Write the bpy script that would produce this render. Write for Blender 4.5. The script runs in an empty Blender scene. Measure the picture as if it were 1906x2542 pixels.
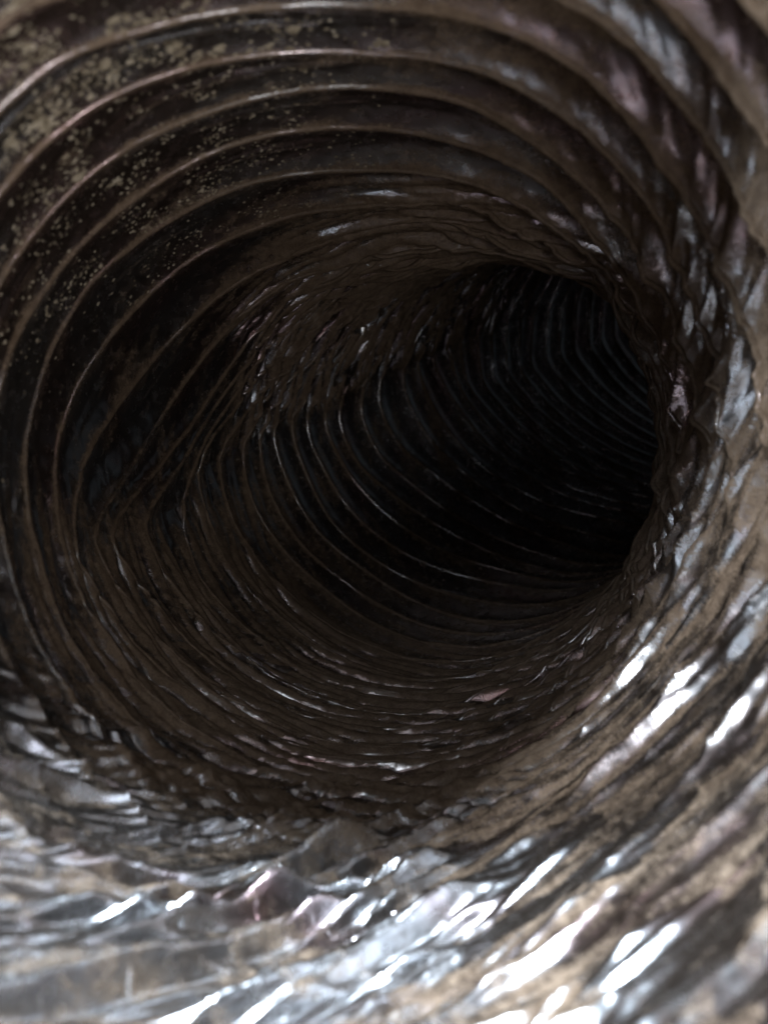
import bpy, math
import numpy as np

# ------------------------------------------------------------------ camera, world, light, exposure
scene = bpy.context.scene
C = scene.collection
CAM_H = 1.0                      # metres above nothing in particular: the duct runs level from the lens

cam_data = bpy.data.cameras.new("camera")
cam = bpy.data.objects.new("camera", cam_data)
C.objects.link(cam)
cam.location = (0, 0, CAM_H)
cam.rotation_euler = (math.radians(90), 0, 0)
cam_data.sensor_fit = 'VERTICAL'
cam_data.sensor_height = 34.56
cam_data.lens = 26.0
cam_data.clip_start = 0.005
cam_data.clip_end = 50
cam_data.dof.use_dof = True
cam_data.dof.focus_distance = 0.235
cam_data.dof.aperture_fstop = 13.0
scene.camera = cam

world = bpy.data.worlds.new("World")
scene.world = world
world.use_nodes = True
wbg = world.node_tree.nodes['Background']
wbg.inputs['Color'].default_value = (0.82, 0.91, 1.0, 1)
wbg.inputs['Strength'].default_value = 0.02

def area_lamp(name, loc, target, sx, sy, power, color):
    d = bpy.data.lights.new(name, 'AREA')
    d.shape = 'RECTANGLE'
    d.size, d.size_y = sx, sy
    d.energy = power
    d.color = color
    o = bpy.data.objects.new(name, d)
    C.objects.link(o)
    from mathutils import Vector
    o.location = loc
    o.rotation_euler = (Vector(target) - Vector(loc)).to_track_quat('-Z', 'Y').to_euler()
    return o

# light of the room falling into the open mouth of the duct from above and behind the lens, plus added fill lamps
area_lamp("ceiling_light", (0.08, -0.01, CAM_H + 0.27), (-0.02, 0.10, CAM_H - 0.07), 0.05, 0.04, 5.2, (0.74, 0.87, 1.0))
area_lamp("window_light", (-0.32, -0.16, CAM_H + 0.20), (0.06, 0.15, CAM_H - 0.03), 0.055, 0.055, 3.2, (0.86, 0.93, 1.0))
area_lamp("deep_fill", (0.14, -0.30, CAM_H - 0.12), (-0.04, 0.25, CAM_H + 0.04), 0.12, 0.12, 0.26, (1.0, 0.97, 0.94))  # unseen fill lamp, added to brighten the folds deep on the left
area_lamp("rear_fill", (-0.06, -0.25, CAM_H + 0.23), (0.0, 0.20, CAM_H - 0.06), 0.16, 0.10, 0.22, (0.90, 0.95, 1.0))  # unseen fill added behind the lens to lift the dark lower wall
area_lamp("corner_fill", (0.22, -0.02, CAM_H - 0.17), (-0.05, 0.10, CAM_H + 0.05), 0.14, 0.14, 0.68, (1.0, 0.97, 0.94))  # unseen fill added to light dust on the near upper left wall

scene.view_settings.view_transform = 'Standard'
scene.view_settings.look = 'None'
scene.view_settings.exposure = 0.0
scene.view_settings.gamma = 1.0
scene.render.engine = 'CYCLES'
scene.cycles.max_bounces = 8
scene.cycles.glossy_bounces = 6
scene.cycles.diffuse_bounces = 4
scene.cycles.sample_clamp_indirect = 6.0
scene.cycles.use_denoising = True
scene.cycles.caustics_reflective = False
scene.cycles.blur_glossy = 0.3

# ------------------------------------------------------------------ the run of the duct (millimetres, camera frame)
R0 = 75.0
BETA = math.radians(20)          # the duct bends right and a little up
S_BEND0, S_BEND1, PHI = 150.0, 400.0, math.radians(65)
D0 = (-0.0177, 0.0637)           # the first straight run points slightly left and up
rng = np.random.default_rng(7)
TAU = 2 * np.pi

_ss = np.linspace(0, 900, 1801)
_k = np.clip((_ss - S_BEND0) / (S_BEND1 - S_BEND0), 0, 1)
_phi = PHI * _k * _k * (3 - 2 * _k)
_ds = _ss[1] - _ss[0]
_mid = (_phi[1:] + _phi[:-1]) / 2
_lat = np.concatenate([[0], np.cumsum(np.sin(_mid) * _ds)])
_fwd = np.concatenate([[0], np.cumsum(np.cos(_mid) * _ds)])

def sstep(a, b, x):
    t = np.clip((x - a) / (b - a), 0, 1)
    return t * t * (3 - 2 * t)

def skel(s, th, r):
    """point of the duct wall: axial position s, angle th round the axis, radius r"""
    L = np.interp(s, _ss, _lat); Fw = np.interp(s, _ss, _fwd); ph = np.interp(s, _ss, _phi)
    c = r * np.cos(th - BETA); q = r * np.sin(th - BETA)
    bl = L + c * np.cos(ph); f = Fw - c * np.sin(ph)
    x = bl * math.cos(BETA) - q * math.sin(BETA)
    y = bl * math.sin(BETA) + q * math.cos(BETA)
    return x + f * D0[0], y + f * D0[1], f

def crease_deg(s):
    return np.interp(s, [180, 191, 232, 244, 283, 325, 370, 460], [199, 197, 194, 186, 178, 172, 166, 160])

def base_radius(s, th):
    """the roof of the bend has buckled flat between the crease and the right shoulder"""
    d = np.degrees(th) % 360
    hi = crease_deg(s); lo = 42.0
    mid = np.radians((hi + lo) / 2); half = np.radians((hi - lo) / 2)
    inside = (d > lo) & (d < hi)
    chord = np.cos(half) / np.maximum(np.cos(np.clip(np.radians(d) - mid, -1.45, 1.45)), 0.12)
    run = sstep(165, 275, s) * (1 - sstep(345, 430, s))
    f = np.where(inside, 1 - 0.21 * run * (1 - np.minimum(chord, 1)), 1.0)
    f = f - 0.095 * run * np.exp(-((d - 92) / 34) ** 2)
    return R0 * f

# where each wire turn runs along the wall: rows are turns, columns angles
TH_COL = np.array([14, 32, 46, 62, 76, 90, 115, 130, 150, 168, 182, 197, 212, 235, 270, 320, 345], float)
RIBS = {
 -3: [84, 82, 80, 78, 76, 74, 71, 70, 70, 71, 71, 71, 71, 71, 71, 76, 82],
  1: [130, 128, 124, 116, 114, 114, 108, 101, 101, 103, 104, 105, 104, 104, 104, 118, 128],
  3: [166, 160, 153, 146, 142, 141, 133, 128, 126, 125, 126, 128, 127, 127, 128, 148, 163],
  4: [181, 177, 171, 163, 156, 154, 150, 145, 141, 139, 141, 142, 141, 140, 141, 164, 180],
  5: [208, 200, 187, 177, 175, 173, 166, 163, 158, 154, 155, 155, 155, 153, 153, 180, 200],
  6: [222, 215, 205, 197, 194, 193, 186, 181, 172, 168, 166, 167, 166, 165, 164, 193, 214],
  7: [234, 228, 221, 214, 211, 211, 206, 200, 192, 183, 179, 179, 180, 178, 178, 206, 226],
  8: [245, 239, 233, 228, 226, 226, 226, 222, 214, 202, 190, 184, 188, 190, 190, 217, 236],
  9: [254, 249, 243, 240, 239, 239, 241, 239, 232, 222, 210, 192, 196, 199, 200, 227, 245],
 10: [261, 256, 252, 250, 250, 251, 253, 252, 247, 238, 223, 200, 206, 209, 211, 236, 252],
 12: [275, 270, 267, 266, 268, 269, 270, 268, 261, 250, 239, 231, 228, 232, 234, 253, 267],
 13: [282, 278, 275, 274, 275, 276, 277, 274, 267, 256, 244, 242, 242, 245, 246, 262, 274],
 15: [296, 293, 290, 289, 290, 290, 290, 286, 278, 270, 264, 262, 264, 268, 270, 280, 290],
 17: [310, 307, 304, 302, 302, 302, 301, 297, 290, 283, 278, 279, 280, 286, 292, 300, 306],
 19: [325, 322, 320, 318, 318, 317, 314, 310, 303, 297, 292, 295, 298, 306, 322, 327, 327],
 22: [350, 348, 346, 345, 345, 344, 340, 335, 328, 320, 315, 318, 327, 339, 350, 354, 352],
 26: [395, 393, 391, 390, 389, 387, 380, 372, 360, 352, 356, 362, 368, 382, 405, 404, 399],
 29: [420, 418, 415, 412, 410, 408, 400, 393, 382, 375, 375, 382, 391, 407, 430, 429, 424],
}
RIBS[46] = [v + 165 for v in RIBS[29]]
RI = np.array(sorted(RIBS), float)
RT = np.array([RIBS[int(i)] for i in RI], float)
FIRST, LAST = -3, 46

def pchip(x, y, xq):
    """monotone cubic along axis 0 of y (x 1-D)"""
    h = np.diff(x); dl = np.diff(y, axis=0) / h[:, None]
    m = np.zeros_like(y)
    a, b = dl[:-1], dl[1:]
    w1 = (2 * h[1:] + h[:-1])[:, None]; w2 = (h[1:] + 2 * h[:-1])[:, None]
    with np.errstate(divide='ignore', invalid='ignore'):
        hm = (w1 + w2) / (w1 / a + w2 / b)
    m[1:-1] = np.where(a * b > 0, hm, 0)
    m[0], m[-1] = dl[0], dl[-1]
    k = np.clip(np.searchsorted(x, xq) - 1, 0, len(x) - 2)
    t = ((xq - x[k]) / h[k])[:, None]; hh = h[k][:, None]
    return ((2*t**3 - 3*t**2 + 1) * y[k] + (t**3 - 2*t**2 + t) * hh * m[k]
            + (-2*t**3 + 3*t**2) * y[k+1] + (t**3 - t**2) * hh * m[k+1])

# dense table S(u, theta)
NT = 720
_tg = np.arange(NT) * TAU / NT
_xp = np.radians(np.concatenate([TH_COL - 360, TH_COL, TH_COL + 360]))
_yp = np.concatenate([RT.T, RT.T, RT.T], axis=0)
RT_TH = pchip(_xp, _yp, _tg)                       # (NT, rows)
UQ = np.arange(FIRST, LAST + 1e-6, 0.1)
STAB = pchip(RI, RT_TH.T.copy(), UQ)               # (nu, NT)
# every wire turn wanders a little
_wob = np.zeros_like(STAB)
for i in range(FIRST, LAST + 1):
    k = int(round((i - FIRST) * 10))
    ph = rng.uniform(0, TAU, 4); am = rng.normal(0, 1, 4) * [0.9, 0.6, 0.4, 0.25]
    w = sum(am[j] * np.sin((j + 2) * _tg + ph[j]) for j in range(4))
    pk = np.maximum(0, 1 - np.abs(UQ - i))[:, None]
    _wob += pk * w[None]
STAB = STAB + _wob * 0.8

def S_of(u, th):
    fu = (u - FIRST) * 10; iu = np.clip(fu.astype(int), 0, len(UQ) - 2); a = fu - iu
    ft = (th % TAU) / TAU * NT; it = ft.astype(int) % NT; b = ft - np.floor(ft); i2 = (it + 1) % NT
    return ((STAB[iu, it] * (1 - b) + STAB[iu, i2] * b) * (1 - a)
            + (STAB[iu + 1, it] * (1 - b) + STAB[iu + 1, i2] * b) * a)

# ------------------------------------------------------------------ noise, periodic round the duct
def gnoise(x, y, nx, seed, ny=512):
    g = np.random.default_rng(seed)
    ang = g.uniform(0, TAU, (ny, nx)); gx, gy = np.cos(ang), np.sin(ang)
    ix = np.floor(x).astype(int); iy = np.floor(y).astype(int)
    fx, fy = x - ix, y - iy
    ux = fx**3 * (fx * (fx * 6 - 15) + 10); uy = fy**3 * (fy * (fy * 6 - 15) + 10)
    def d(a, b):
        px, py = (ix + a) % nx, (iy + b) % ny
        return gx[py, px] * (fx - a) + gy[py, px] * (fy - b)
    return 1.5 * ((d(0, 0) * (1 - ux) + d(1, 0) * ux) * (1 - uy) + (d(0, 1) * (1 - ux) + d(1, 1) * ux) * uy)

def facets(x, y, nx, seed, ny=512, which=False):
    """crumpled sheet: flat triangular facets meeting in straight sharp creases"""
    q = np.random.default_rng(seed)
    hgt = q.uniform(-1, 1, (ny, nx)); dia = q.random((ny, nx)) < 0.5
    rv = q.uniform(-1, 1, (2, ny, nx))
    wx = gnoise(x + 0.5, y + 0.3, nx, seed + 500); wy = gnoise(x + 0.2, y + 0.7, nx, seed + 600)
    xw = x + 0.30 * wx; yw = y + 0.30 * wy
    ix = np.floor(xw).astype(int); iy = np.floor(yw).astype(int)
    fx, fy = xw - ix, yw - iy
    def H(a, b): return hgt[(iy + b) % ny, (ix + a) % nx]
    h00, h10, h01, h11 = H(0, 0), H(1, 0), H(0, 1), H(1, 1)
    dg = dia[iy % ny, ix % nx]
    lowA = fx + fy < 1
    A = np.where(lowA, h00 + (h10 - h00) * fx + (h01 - h00) * fy, h11 + (h01 - h11) * (1 - fx) + (h10 - h11) * (1 - fy))
    lowB = fx > fy
    B = np.where(lowB, h00 + (h10 - h00) * fx + (h11 - h10) * fy, h00 + (h01 - h00) * fy + (h11 - h01) * fx)
    out = np.where(dg, A, B)
    if not which: return out
    side = np.where(dg, lowA, lowB).astype(int)
    return out, rv[side, iy % ny, ix % nx]

def slant(s, th, g=78):
    """the crushed near end is creased in straight lines that cut across the turns"""
    return s - g * np.cos(th - math.radians(315))

def lowness(th, s):
    """where the wire turns are lost under the crushed foil of the near floor"""
    end = 147 + 73 * (0.5 + 0.5 * np.cos(th - math.radians(5)))
    return sstep(.5, .76, 0.5 + 0.5 * np.cos(th - math.radians(282))) * (1 - sstep(end - 40, end + 12, s))

def weights(s, th):
    d = np.degrees(th) % 360
    side = np.maximum(0.5 + 0.5 * np.cos(th - math.radians(305)), 0.36 * np.exp(-((((d + 180) % 360) - 225) / 45) ** 2))
    near = 1 - sstep(225, 275, s)
    flat = ((1 - sstep(-6, 4, d - crease_deg(s))) * sstep(55, 100, d)) * sstep(0, 32, s - 216 - 26 * sstep(135, 160, d)) * (1 - sstep(365, 410, s))
    inner = sstep(0.45, 0.9, 0.5 + 0.5 * np.cos(th - math.radians(30))) * sstep(190, 230, s) * (1 - sstep(300, 380, s))
    botl = np.exp(-((d - 256) / 62) ** 4) * sstep(140, 178, s) * (1 - sstep(236, 290, s))
    return side, near, flat, inner, botl

def fold_field(a, s, th):
    d = np.degrees(th) % 360
    side, near, flat, inner, botl = weights(s, th)
    left = sstep(118, 150, d)
    fine = flat * left; coarse = np.clip(flat * (1 - left) + inner, 0, 1); low = botl
    def pleats(lam, na, seed, warp):
        """long pleats running round the wall: broad rounded backs, tight gaps; they wander, merge and fade"""
        w = gnoise(a * na, s / (lam * 3.2), na, seed) * warp + gnoise(a * na * 3, s / (lam * 1.7), na * 3, seed + 1) * warp * 0.28
        v = (s / lam + w) % 1.0
        m = 0.45 + 0.55 * sstep(-0.35, 0.25, gnoise(a * na, s / (lam * 1.5) + 9, na, seed + 2))
        return (1 - np.abs(2 * v - 1) ** 2.4) * m - 0.6
    p1, q1 = pleats(4.6, 9, 21, 1.3), pleats(2.7, 14, 24, 1.2)
    p2, q2 = pleats(6.8, 7, 71, 1.2), pleats(3.8, 11, 74, 1.2)
    p3, q3 = pleats(5.0, 7, 81, 1.0), pleats(2.9, 12, 84, 1.1)
    h = fine * (3.2 * p1 + 1.5 * q1) + coarse * (4.2 * p2 + 2.2 * q2) + low * (1.7 * p3 + 1.1 * q3)
    crest = 0.85 * (fine * (p1 + .8 * q1) + coarse * (p2 + .8 * q2) + 0.6 * low * (p3 + .8 * q3))
    return h, crest

def relief(u, th, s):
    """inward displacement of the foil in mm"""
    a = th / TAU
    t = u - np.floor(u)
    ui = np.floor(u)
    pitch = np.abs(S_of(np.minimum(ui + 1, LAST - 1e-3), th) - S_of(np.clip(ui, FIRST, LAST - 1e-3), th))
    side, near, flat, inner, botl = weights(s, th)
    sag = 4 * t**0.85 * (1 - t**0.85)
    d = np.degrees(th) % 360
    low_side = lowness(th, s)
    shoulder = np.exp(-((((d + 180) % 360) - 218) / 36) ** 2) * near
    crown = np.exp(-((d - 135) / 52) ** 4) * near
    depth = np.minimum((0.19 + 0.05 * shoulder - 0.085 * crown) * pitch, 4.2) * (1 - 0.92 * low_side) * (1 - 0.55 * flat) * (1 - 0.35 * botl)
    h = -depth * sag
    sy = s
    # a faint second crease half way between two turns
    wob = gnoise(a * 7, ui * 1.7, 7, 17) * 0.16
    h += 0.55 * crown * np.exp(-((t - 0.52 - wob) / 0.05) ** 2) * sstep(-0.3, 0.4, gnoise(a * 12, ui * 2.3, 12, 18))
    # large facets of crushed foil
    dd = np.degrees(th) % 360
    end = 147 + 73 * (0.5 + 0.5 * np.cos(th - math.radians(5)))
    crush = (1 - sstep(end - 42, end + 24, s)) * sstep(.22, .8, side)
    f1 = facets(a * 15 + slant(sy, th) / 13, slant(sy, th) / 8.5, 15, 11)
    f3 = facets(a * 50 + slant(sy, th) / 4, slant(sy, th) / 2.4, 50, 13)
    # two families of straight creases that cross and leave flat lozenges between them
    def creases(y, lam, na, seed, warp):
        w = gnoise(a * na, y / (lam * 2.5), na, seed) * warp
        v = (y / lam + w) % 1.0
        m = sstep(-0.30, 0.35, gnoise(a * na * 2, y / (lam * 1.2), na * 2, seed + 1))
        return (np.abs(2 * v - 1) ** 1.9) * (0.25 + 0.75 * m)
    k1 = creases(slant(sy, th, 82), 13.0, 5, 91, 1.0)
    k2 = creases(slant(sy, th, 52), 10.0, 6, 93, 1.1)
    k3 = creases(slant(sy, th, 95), 5.6, 9, 95, 1.0)
    k4 = creases(slant(sy, th, 74), 3.1, 14, 97, 1.0)
    right = np.exp(-((((dd + 180) % 360) - 195) / 42) ** 2)
    boost = 0.95 + 1.2 * np.exp(-((dd - 244) / 38) ** 2) + 0.10 * right - 0.52 * np.exp(-((dd - 300) / 22) ** 2)
    h += (near * 0.05 + crush * boost + 0.1 * inner) * (2.9 * k1 + 2.1 * k2 + 1.2 * k3 + 0.65 * k4 - 2.2)
    h += (near * 0.06 + 0.8 * crush * boost + 0.15 * inner) * f1
    h += (0.04 + 0.06 * crush + 0.15 * inner) * f3
    # rounded folds with tight gaps, lying along the turns
    h += fold_field(a, sy, th)[0]
    n3 = gnoise(a * 110, sy / 4.0, 110, 23)
    h += (0.10 + 0.18 * side * near) * n3
    return h

def wall(u, th, extra=0.0):
    s = S_of(u, th)
    r = base_radius(s, th) - relief(u, th, s) - extra
    return skel(s, th, r), s

def to_world(x, y, z):
    return np.stack([x, z, y], -1) * 0.001 + np.array([0, 0, CAM_H])

# ------------------------------------------------------------------ materials
def new_mat(name):
    m = bpy.data.materials.new(name); m.use_nodes = True
    nt = m.node_tree
    for n in list(nt.nodes): nt.nodes.remove(n)
    return m, nt

def N(nt, typ, **kw):
    n = nt.nodes.new(typ)
    for k, v in kw.items():
        if k.startswith('_'): setattr(n, k[1:], v)
        else: n.inputs[k.replace('__', ' ')].default_value = v
    return n

def math_node(nt, op, a, b=None, clamp=False):
    n = nt.nodes.new('ShaderNodeMath'); n.operation = op; n.use_clamp = clamp
    for i, v in enumerate((a, b)):
        if v is None: continue
        if isinstance(v, (int, float)): n.inputs[i].default_value = v
        else: nt.links.new(v, n.inputs[i])
    return n.outputs[0]

def noise(nt, vec, scale, detail=4, rough=0.6):
    n = nt.nodes.new('ShaderNodeTexNoise')
    n.inputs['Scale'].default_value = scale; n.inputs['Detail'].default_value = detail; n.inputs['Roughness'].default_value = rough
    nt.links.new(vec, n.inputs['Vector'])
    return n.outputs['Fac']

def ramp(nt, fac, stops):
    n = nt.nodes.new('ShaderNodeValToRGB')
    el = n.color_ramp.elements
    while len(el) < len(stops): el.new(0.5)
    for e, (p, c) in zip(el, stops):
        e.position = p; e.color = (*c, 1) if len(c) == 3 else c
    nt.links.new(fac, n.inputs[0])
    return n.outputs[0]

def foil_material(name, base_dust):
    m, nt = new_mat(name)
    L = nt.links.new
    geo = nt.nodes.new('ShaderNodeNewGeometry'); pos = geo.outputs['Position']
    at = nt.nodes.new('ShaderNodeAttribute'); at.attribute_name = 'dust'
    st = nt.nodes.new('ShaderNodeAttribute'); st.attribute_name = 'red_reflect'
    # metal
    n_big = noise(nt, pos, 90, 3)
    n_mid = noise(nt, pos, 420, 4)
    n_fine = noise(nt, pos, 1900, 3, 0.7)
    metal = nt.nodes.new('ShaderNodeBsdfPrincipled')
    red_reflect_f = math_node(nt, 'MULTIPLY', st.outputs['Fac'], math_node(nt, 'ADD', 0.55, math_node(nt, 'MULTIPLY', n_mid, 0.8)), True)
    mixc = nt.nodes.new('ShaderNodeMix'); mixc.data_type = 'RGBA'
    L(red_reflect_f, mixc.inputs[0]); mixc.inputs[6].default_value = (0.52, 0.53, 0.55, 1); mixc.inputs[7].default_value = (0.33, 0.135, 0.13, 1)  # grey foil, mixed towards the painted red reflections
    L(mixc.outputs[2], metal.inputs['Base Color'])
    metal.inputs['Metallic'].default_value = 1.0
    L(math_node(nt, 'ADD', 0.12, math_node(nt, 'MULTIPLY', n_mid, 0.26)), metal.inputs['Roughness'])
    b1 = nt.nodes.new('ShaderNodeBump'); b1.inputs['Strength'].default_value = 0.07; b1.inputs['Distance'].default_value = 0.0006
    L(math_node(nt, 'ADD', n_mid, math_node(nt, 'MULTIPLY', n_fine, 0.35)), b1.inputs['Height'])
    L(b1.outputs[0], metal.inputs['Normal'])
    # dust
    dust = nt.nodes.new('ShaderNodeBsdfPrincipled')
    dcol = ramp(nt, math_node(nt, 'ADD', math_node(nt, 'MULTIPLY', n_mid, 0.5), math_node(nt, 'MULTIPLY', n_fine, 0.5)),
                [(0.30, (0.115, 0.076, 0.050)), (0.52, (0.240, 0.174, 0.124)), (0.72, (0.38, 0.290, 0.215))])
    L(dcol, dust.inputs['Base Color'])
    dust.inputs['Roughness'].default_value = 0.95
    dust.inputs['Specular IOR Level'].default_value = 0.12
    b2 = nt.nodes.new('ShaderNodeBump'); b2.inputs['Strength'].default_value = 0.6; b2.inputs['Distance'].default_value = 0.0007
    L(math_node(nt, 'ADD', n_fine, math_node(nt, 'MULTIPLY', n_mid, 0.8)), b2.inputs['Height'])
    L(b2.outputs[0], dust.inputs['Normal'])
    # coverage: the large pattern comes with the sheet, the ragged edge from fine noise
    e = math_node(nt, 'ADD', at.outputs['Fac'], math_node(nt, 'MULTIPLY', math_node(nt, 'SUBTRACT', n_fine, 0.5), 0.5))
    e = math_node(nt, 'ADD', e, math_node(nt, 'MULTIPLY', math_node(nt, 'SUBTRACT', n_mid, 0.5), 0.45))
    mr = nt.nodes.new('ShaderNodeMapRange'); mr.inputs[1].default_value = 0.30; mr.inputs[2].default_value = 0.66
    mr.inputs[3].default_value = 0.06; mr.inputs[4].default_value = 0.97
    L(e, mr.inputs[0])
    mx = nt.nodes.new('ShaderNodeMixShader')
    L(mr.outputs[0], mx.inputs[0]); L(metal.outputs[0], mx.inputs[1]); L(dust.outputs[0], mx.inputs[2])
    out = nt.nodes.new('ShaderNodeOutputMaterial'); L(mx.outputs[0], out.inputs[0])
    return m

MAT_FOIL = foil_material('dusty_foil', 0)

def flake_material():
    m, nt = new_mat('dust_flake')
    L = nt.links.new
    geo = nt.nodes.new('ShaderNodeNewGeometry')
    b = nt.nodes.new('ShaderNodeBsdfPrincipled')
    n = noise(nt, geo.outputs['Position'], 500, 4)
    L(ramp(nt, n, [(0.32, (0.13, 0.10, 0.065)), (0.50, (0.42, 0.355, 0.265)), (0.66, (0.66, 0.58, 0.46))]), b.inputs['Base Color'])
    b.inputs['Roughness'].default_value = 1.0; b.inputs['Specular IOR Level'].default_value = 0.05
    bp = nt.nodes.new('ShaderNodeBump'); bp.inputs['Strength'].default_value = 0.8; bp.inputs['Distance'].default_value = 0.0006
    L(noise(nt, geo.outputs['Position'], 2200, 3), bp.inputs['Height']); L(bp.outputs[0], b.inputs['Normal'])
    out = nt.nodes.new('ShaderNodeOutputMaterial'); L(b.outputs[0], out.inputs[0])
    return m
MAT_FLAKE = flake_material()

# ------------------------------------------------------------------ mesh helper
def grid_mesh(name, co, closed_cols, attrs, mat, flip=False):
    """co (rows, cols, 3); cols wrap round when closed_cols"""
    nr, nc = co.shape[:2]
    r = np.arange(nr - 1)[:, None]
    c = np.arange(nc if closed_cols else nc - 1)[None]
    c2 = (c + 1) % nc
    q = np.stack([r * nc + c, r * nc + c2, (r + 1) * nc + c2, (r + 1) * nc + c], -1).reshape(-1, 4)
    if flip: q = q[:, ::-1]
    me = bpy.data.meshes.new(name)
    me.vertices.add(nr * nc); me.vertices.foreach_set('co', co.reshape(-1).astype(np.float32))
    me.loops.add(q.size); me.loops.foreach_set('vertex_index', q.reshape(-1).astype(np.int32))
    me.polygons.add(len(q))
    me.polygons.foreach_set('loop_start', (np.arange(len(q)) * 4).astype(np.int32))
    me.polygons.foreach_set('loop_total', np.full(len(q), 4, np.int32))
    me.polygons.foreach_set('use_smooth', np.ones(len(q), bool))
    me.update(calc_edges=True)
    for k, v in attrs.items():
        at = me.attributes.new(k, 'FLOAT', 'POINT'); at.data.foreach_set('value', v.reshape(-1).astype(np.float32))
    me.materials.append(mat)
    return me

def link(name, me, parent):
    o = bpy.data.objects.new(name, me); C.objects.link(o); o.parent = parent
    if parent is not None: o.matrix_parent_inverse = parent.matrix_world.inverted()
    return o

def dust_value(u, th, s):
    """how far dust has settled on this spot (about 0.5 is the edge)"""
    a = th / TAU; t = u - np.floor(u); d = np.degrees(th) % 360
    side, near, flat, inner, botl = weights(s, th)
    cov = 0.27 + 0.06 * (1 - near) + 0.25 * flat + 0.50 * inner + 0.54 * botl
    ul = np.exp(-((d - 140) / 45) ** 2) * near
    cov = cov + 0.30 * np.exp(-((((d + 180) % 360) - 218) / 40) ** 2) * near * (0.45 - 4 * t * (1 - t) * 0.8)
    cov = cov + 0.42 * np.exp(-((s - 240) / 36) ** 2 - ((d - 100) / 46) ** 2)
    cov = cov + 0.05 * np.exp(-((s - 98) / 26) ** 2 - ((d - 134) / 20) ** 2)
    cov = cov + 0.16 * ul * (1 - sstep(0.0, 0.10, np.minimum(1.6 * t, 1 - t)))
    cov = cov + near * (0.21 * np.exp(-((((d + 180) % 360) - 200) / 50) ** 2) + 0.12 * np.exp(-((((d + 180) % 360) - 240) / 34) ** 2) + 0.13 * np.exp(-((((d + 180) % 360) - 185) / 26) ** 2) + 0.18 * np.exp(-((d - 290) / 12) ** 2 - ((s - 106) / 14) ** 2) + 0.10 * np.exp(-((d - 245) / 30) ** 2 - ((s - 150) / 18) ** 2) + -0.05 * np.exp(-((d - 262) / 38) ** 2)) - 0.13 * ul
    cov = cov + 0.30 * (1 - 0.85 * side * near) * (1 - sstep(0.0, 0.16, np.minimum(1.6 * t, 1 - t)))            # caught on the wire
    # whole facets of the crushed foil carry dust, others are wiped clean
    c1 = facets(a * 15 + slant(s, th) / 13, slant(s, th) / 8.5, 15, 11, which=True)[1]
    c2 = facets(a * 26 + slant(s, th) / 6, slant(s, th) / 4.2, 26, 12, which=True)[1]
    big = gnoise(a * 16 + s / 60, s / 9, 16, 41); mid = gnoise(a * 34 + s / 50, s / 3.2, 34, 42)
    # and the backs of the tight folds, not the gaps between them
    fold = fold_field(a, s, th)[1]
    sn = near * sstep(.25, .7, side)
    return (cov + sn * (0.17 * c1 + 0.15 * c2) + (0.26 - 0.10 * sn) * big + (0.20 - 0.06 * sn) * mid
            + 1.25 * fold)

def red_reflect_value(u, th, s):  # red reflections and maroon tint painted into the foil colour
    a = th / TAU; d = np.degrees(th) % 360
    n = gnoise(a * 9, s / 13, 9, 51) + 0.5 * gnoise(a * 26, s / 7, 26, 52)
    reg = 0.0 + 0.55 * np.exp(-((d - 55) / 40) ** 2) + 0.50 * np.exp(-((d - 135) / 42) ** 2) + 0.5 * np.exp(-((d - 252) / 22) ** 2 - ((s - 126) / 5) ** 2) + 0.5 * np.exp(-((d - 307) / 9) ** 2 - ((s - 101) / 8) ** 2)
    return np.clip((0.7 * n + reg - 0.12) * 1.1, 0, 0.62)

# ------------------------------------------------------------------ the duct
duct = bpy.data.objects.new('flexible_duct', None)
C.objects.link(duct)
duct.location = (0, 0.056, CAM_H)
duct['label'] = 'dirty crumpled foil flexible duct seen from inside, bending away right into the dark'
duct['category'] = 'flexible duct'
bpy.context.view_layer.update()

for i in range(FIRST, LAST):
    close = i < 14
    ncol = 1100 if close else 760
    nrow = (30 if i >= 0 else 14) if close else 16
    th = np.arange(ncol) * TAU / ncol
    U, TH = np.meshgrid(i + np.linspace(0.0, 0.9999, nrow), th, indexing='ij')
    (x, y, z), s = wall(U, TH)
    me = grid_mesh('foil_pleat', to_world(x, y, z), True,
                   {'dust': dust_value(U, TH, s), 'red_reflect': red_reflect_value(U, TH, s)}, MAT_FOIL)
    link('foil_pleat', me, duct)

for i in range(FIRST, LAST + 1):
    ncol = 620 if i < 14 else 420
    th = np.arange(ncol + 1) * TAU / ncol
    u = np.full(ncol + 1, float(min(i, LAST - 1e-3)))
    sd, nr_, _, _, _ = weights(S_of(u, th), th)
    (x, y, z), s = wall(u, th, -(0.35 + 1.6 * lowness(th, S_of(u, th))))
    P = to_world(x, y, z)
    tan = np.gradient(P, axis=0); tan /= np.linalg.norm(tan, axis=1, keepdims=True)
    cx, cy, cz = skel(s, th, np.zeros_like(s))
    inw = to_world(cx, cy, cz) - P
    inw -= (inw * tan).sum(1, keepdims=True) * tan; inw /= np.linalg.norm(inw, axis=1, keepdims=True)
    bi = np.cross(tan, inw)
    k = 7
    ang = np.arange(k) * TAU / k
    rad = 0.00078 * (1 - 0.35 * np.clip(weights(s, th)[4], 0, 1))[:, None, None]
    co = P[:, None] + rad * (np.cos(ang)[None, :, None] * inw[:, None] + np.sin(ang)[None, :, None] * bi[:, None])
    dv = dust_value(u + 1e-4, th, s)[:, None].repeat(k, 1); sv = red_reflect_value(u, th, s)[:, None].repeat(k, 1)
    me = grid_mesh('wire_rib', co, True, {'dust': dv, 'red_reflect': sv}, MAT_FOIL)
    link('wire_rib', me, duct)

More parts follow.
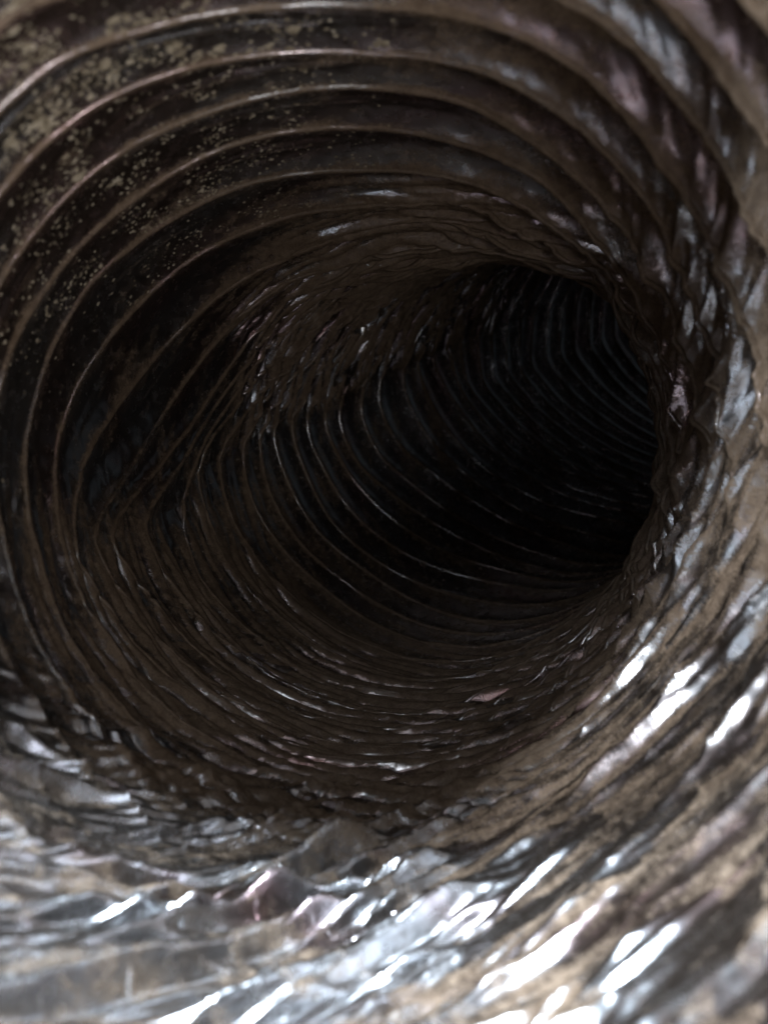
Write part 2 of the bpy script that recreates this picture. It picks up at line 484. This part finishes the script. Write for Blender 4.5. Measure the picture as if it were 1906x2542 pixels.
# ------------------------------------------------------------------ flakes and specks of dust on the upper left wall
def flake_geo(n, q, lift):
    """an irregular crumb of dust: ragged rim and a raised middle, unit size"""
    a = np.arange(n) * TAU / n + q.uniform(-.25, .25, n)
    r = q.uniform(0.45, 1.15, n)
    rim = np.stack([r * np.cos(a), r * np.sin(a) * q.uniform(.5, .95), np.full(n, -0.25)], -1)
    mid = rim * [0.6, 0.6, 0] + np.stack([q.normal(0, .05, n), q.normal(0, .05, n), lift * q.uniform(.6, 1.2, n)], -1)
    top = np.array([[0, 0, lift * 0.9]])
    v = np.concatenate([rim, mid, top])
    f = []
    for i in range(n):
        j = (i + 1) % n
        f += [(i, j, n + j), (i, n + j, n + i), (n + i, n + j, 2 * n)]
    return v, np.array(f)

def spots(n, q, ulo, uhi, power):
    u = ulo + (uhi - ulo) * q.random(n)**power
    th = np.radians(np.where(q.random(n) < 0.7, q.normal(133, 16, n), q.normal(112, 18, n)))
    t = 1 - np.abs(q.normal(0, 0.36, n)); t = np.where((t < 0.12) | (t > 0.97), q.uniform(.3, .95, n), t)
    u = np.floor(u) + t
    keep = (np.degrees(th) > 86) & (np.degrees(th) < 196)
    clump = gnoise(th / TAU * 40, u * 1.7, 40, 61)
    keep &= clump > q.normal(0.0, 0.20, n)
    return u[keep], th[keep]

def frames(u, th, e=2e-3):
    p0 = to_world(*wall(u, th)[0]); pa = to_world(*wall(u, th + e)[0]); pu = to_world(*wall(u + 0.03, th)[0])
    ta = pa - p0; ta /= np.linalg.norm(ta, axis=1, keepdims=True)
    tb = pu - p0; nn = np.cross(ta, tb); nn /= np.linalg.norm(nn, axis=1, keepdims=True)
    cx, cy, cz = skel(S_of(u, th), th, np.zeros_like(u))
    sg = np.sign(((to_world(cx, cy, cz) - p0) * nn).sum(1, keepdims=True)); nn *= sg
    return p0, ta, np.cross(nn, ta), nn

q = np.random.default_rng(99)
from mathutils import Matrix
kinds = []
for k in range(8):
    v, f = flake_geo(int(q.integers(10, 17)), q, 0.16)
    me = bpy.data.meshes.new('dust_flake'); me.from_pydata(v.tolist(), [], f.tolist())
    for p in me.polygons: p.use_smooth = True
    me.materials.append(MAT_FLAKE); kinds.append(me)
u, th = spots(900, q, -1.5, 3.2, 1.2)
u, th = u[:290], th[:290]
p0, ta, tb, nn = frames(u, th)
for i in range(len(u)):
    sz = 0.00045 + 0.0016 * q.random()**2.0
    ro = q.normal(0, 0.35); ca, sa = math.cos(ro), math.sin(ro)
    ax, bx = ca * ta[i] + sa * tb[i], -sa * ta[i] + ca * tb[i]
    M = Matrix(((*(ax * sz * 1.35)[:1], *(bx * sz)[:1], *(nn[i] * sz)[:1], p0[i][0]),
                (ax[1] * sz * 1.35, bx[1] * sz, nn[i][1] * sz, p0[i][1]),
                (ax[2] * sz * 1.35, bx[2] * sz, nn[i][2] * sz, p0[i][2]), (0, 0, 0, 1)))
    o = bpy.data.objects.new('dust_flake', kinds[i % 8]); C.objects.link(o); o.parent = duct
    o.matrix_parent_inverse = duct.matrix_world.inverted(); o.matrix_basis = M

u, th = spots(13000, q, -1.5, 6.5, 1.55)
p0, ta, tb, nn = frames(u, th)
V, Fc, off = [], [], 0
for i in range(len(u)):
    n = 6
    a = np.arange(n) * TAU / n; r = q.uniform(.5, 1.15, n)
    sz = (0.00013 + 0.00050 * q.random()**2.2)
    rim = p0[i] + sz * r[:, None] * (1.3 * np.cos(a)[:, None] * ta[i] + np.sin(a)[:, None] * tb[i]) - 0.00005 * nn[i]
    V.append(rim); V.append((p0[i] + nn[i] * sz * 0.35)[None])
    Fc.append(np.stack([np.arange(n), (np.arange(n) + 1) % n, np.full(n, n)], -1) + off); off += n + 1
me = bpy.data.meshes.new('dust_specks'); me.from_pydata(np.concatenate(V).tolist(), [], np.concatenate(Fc).tolist())
me.materials.append(MAT_FLAKE)
o = link('dust_specks', me, duct); o['kind'] = 'stuff'
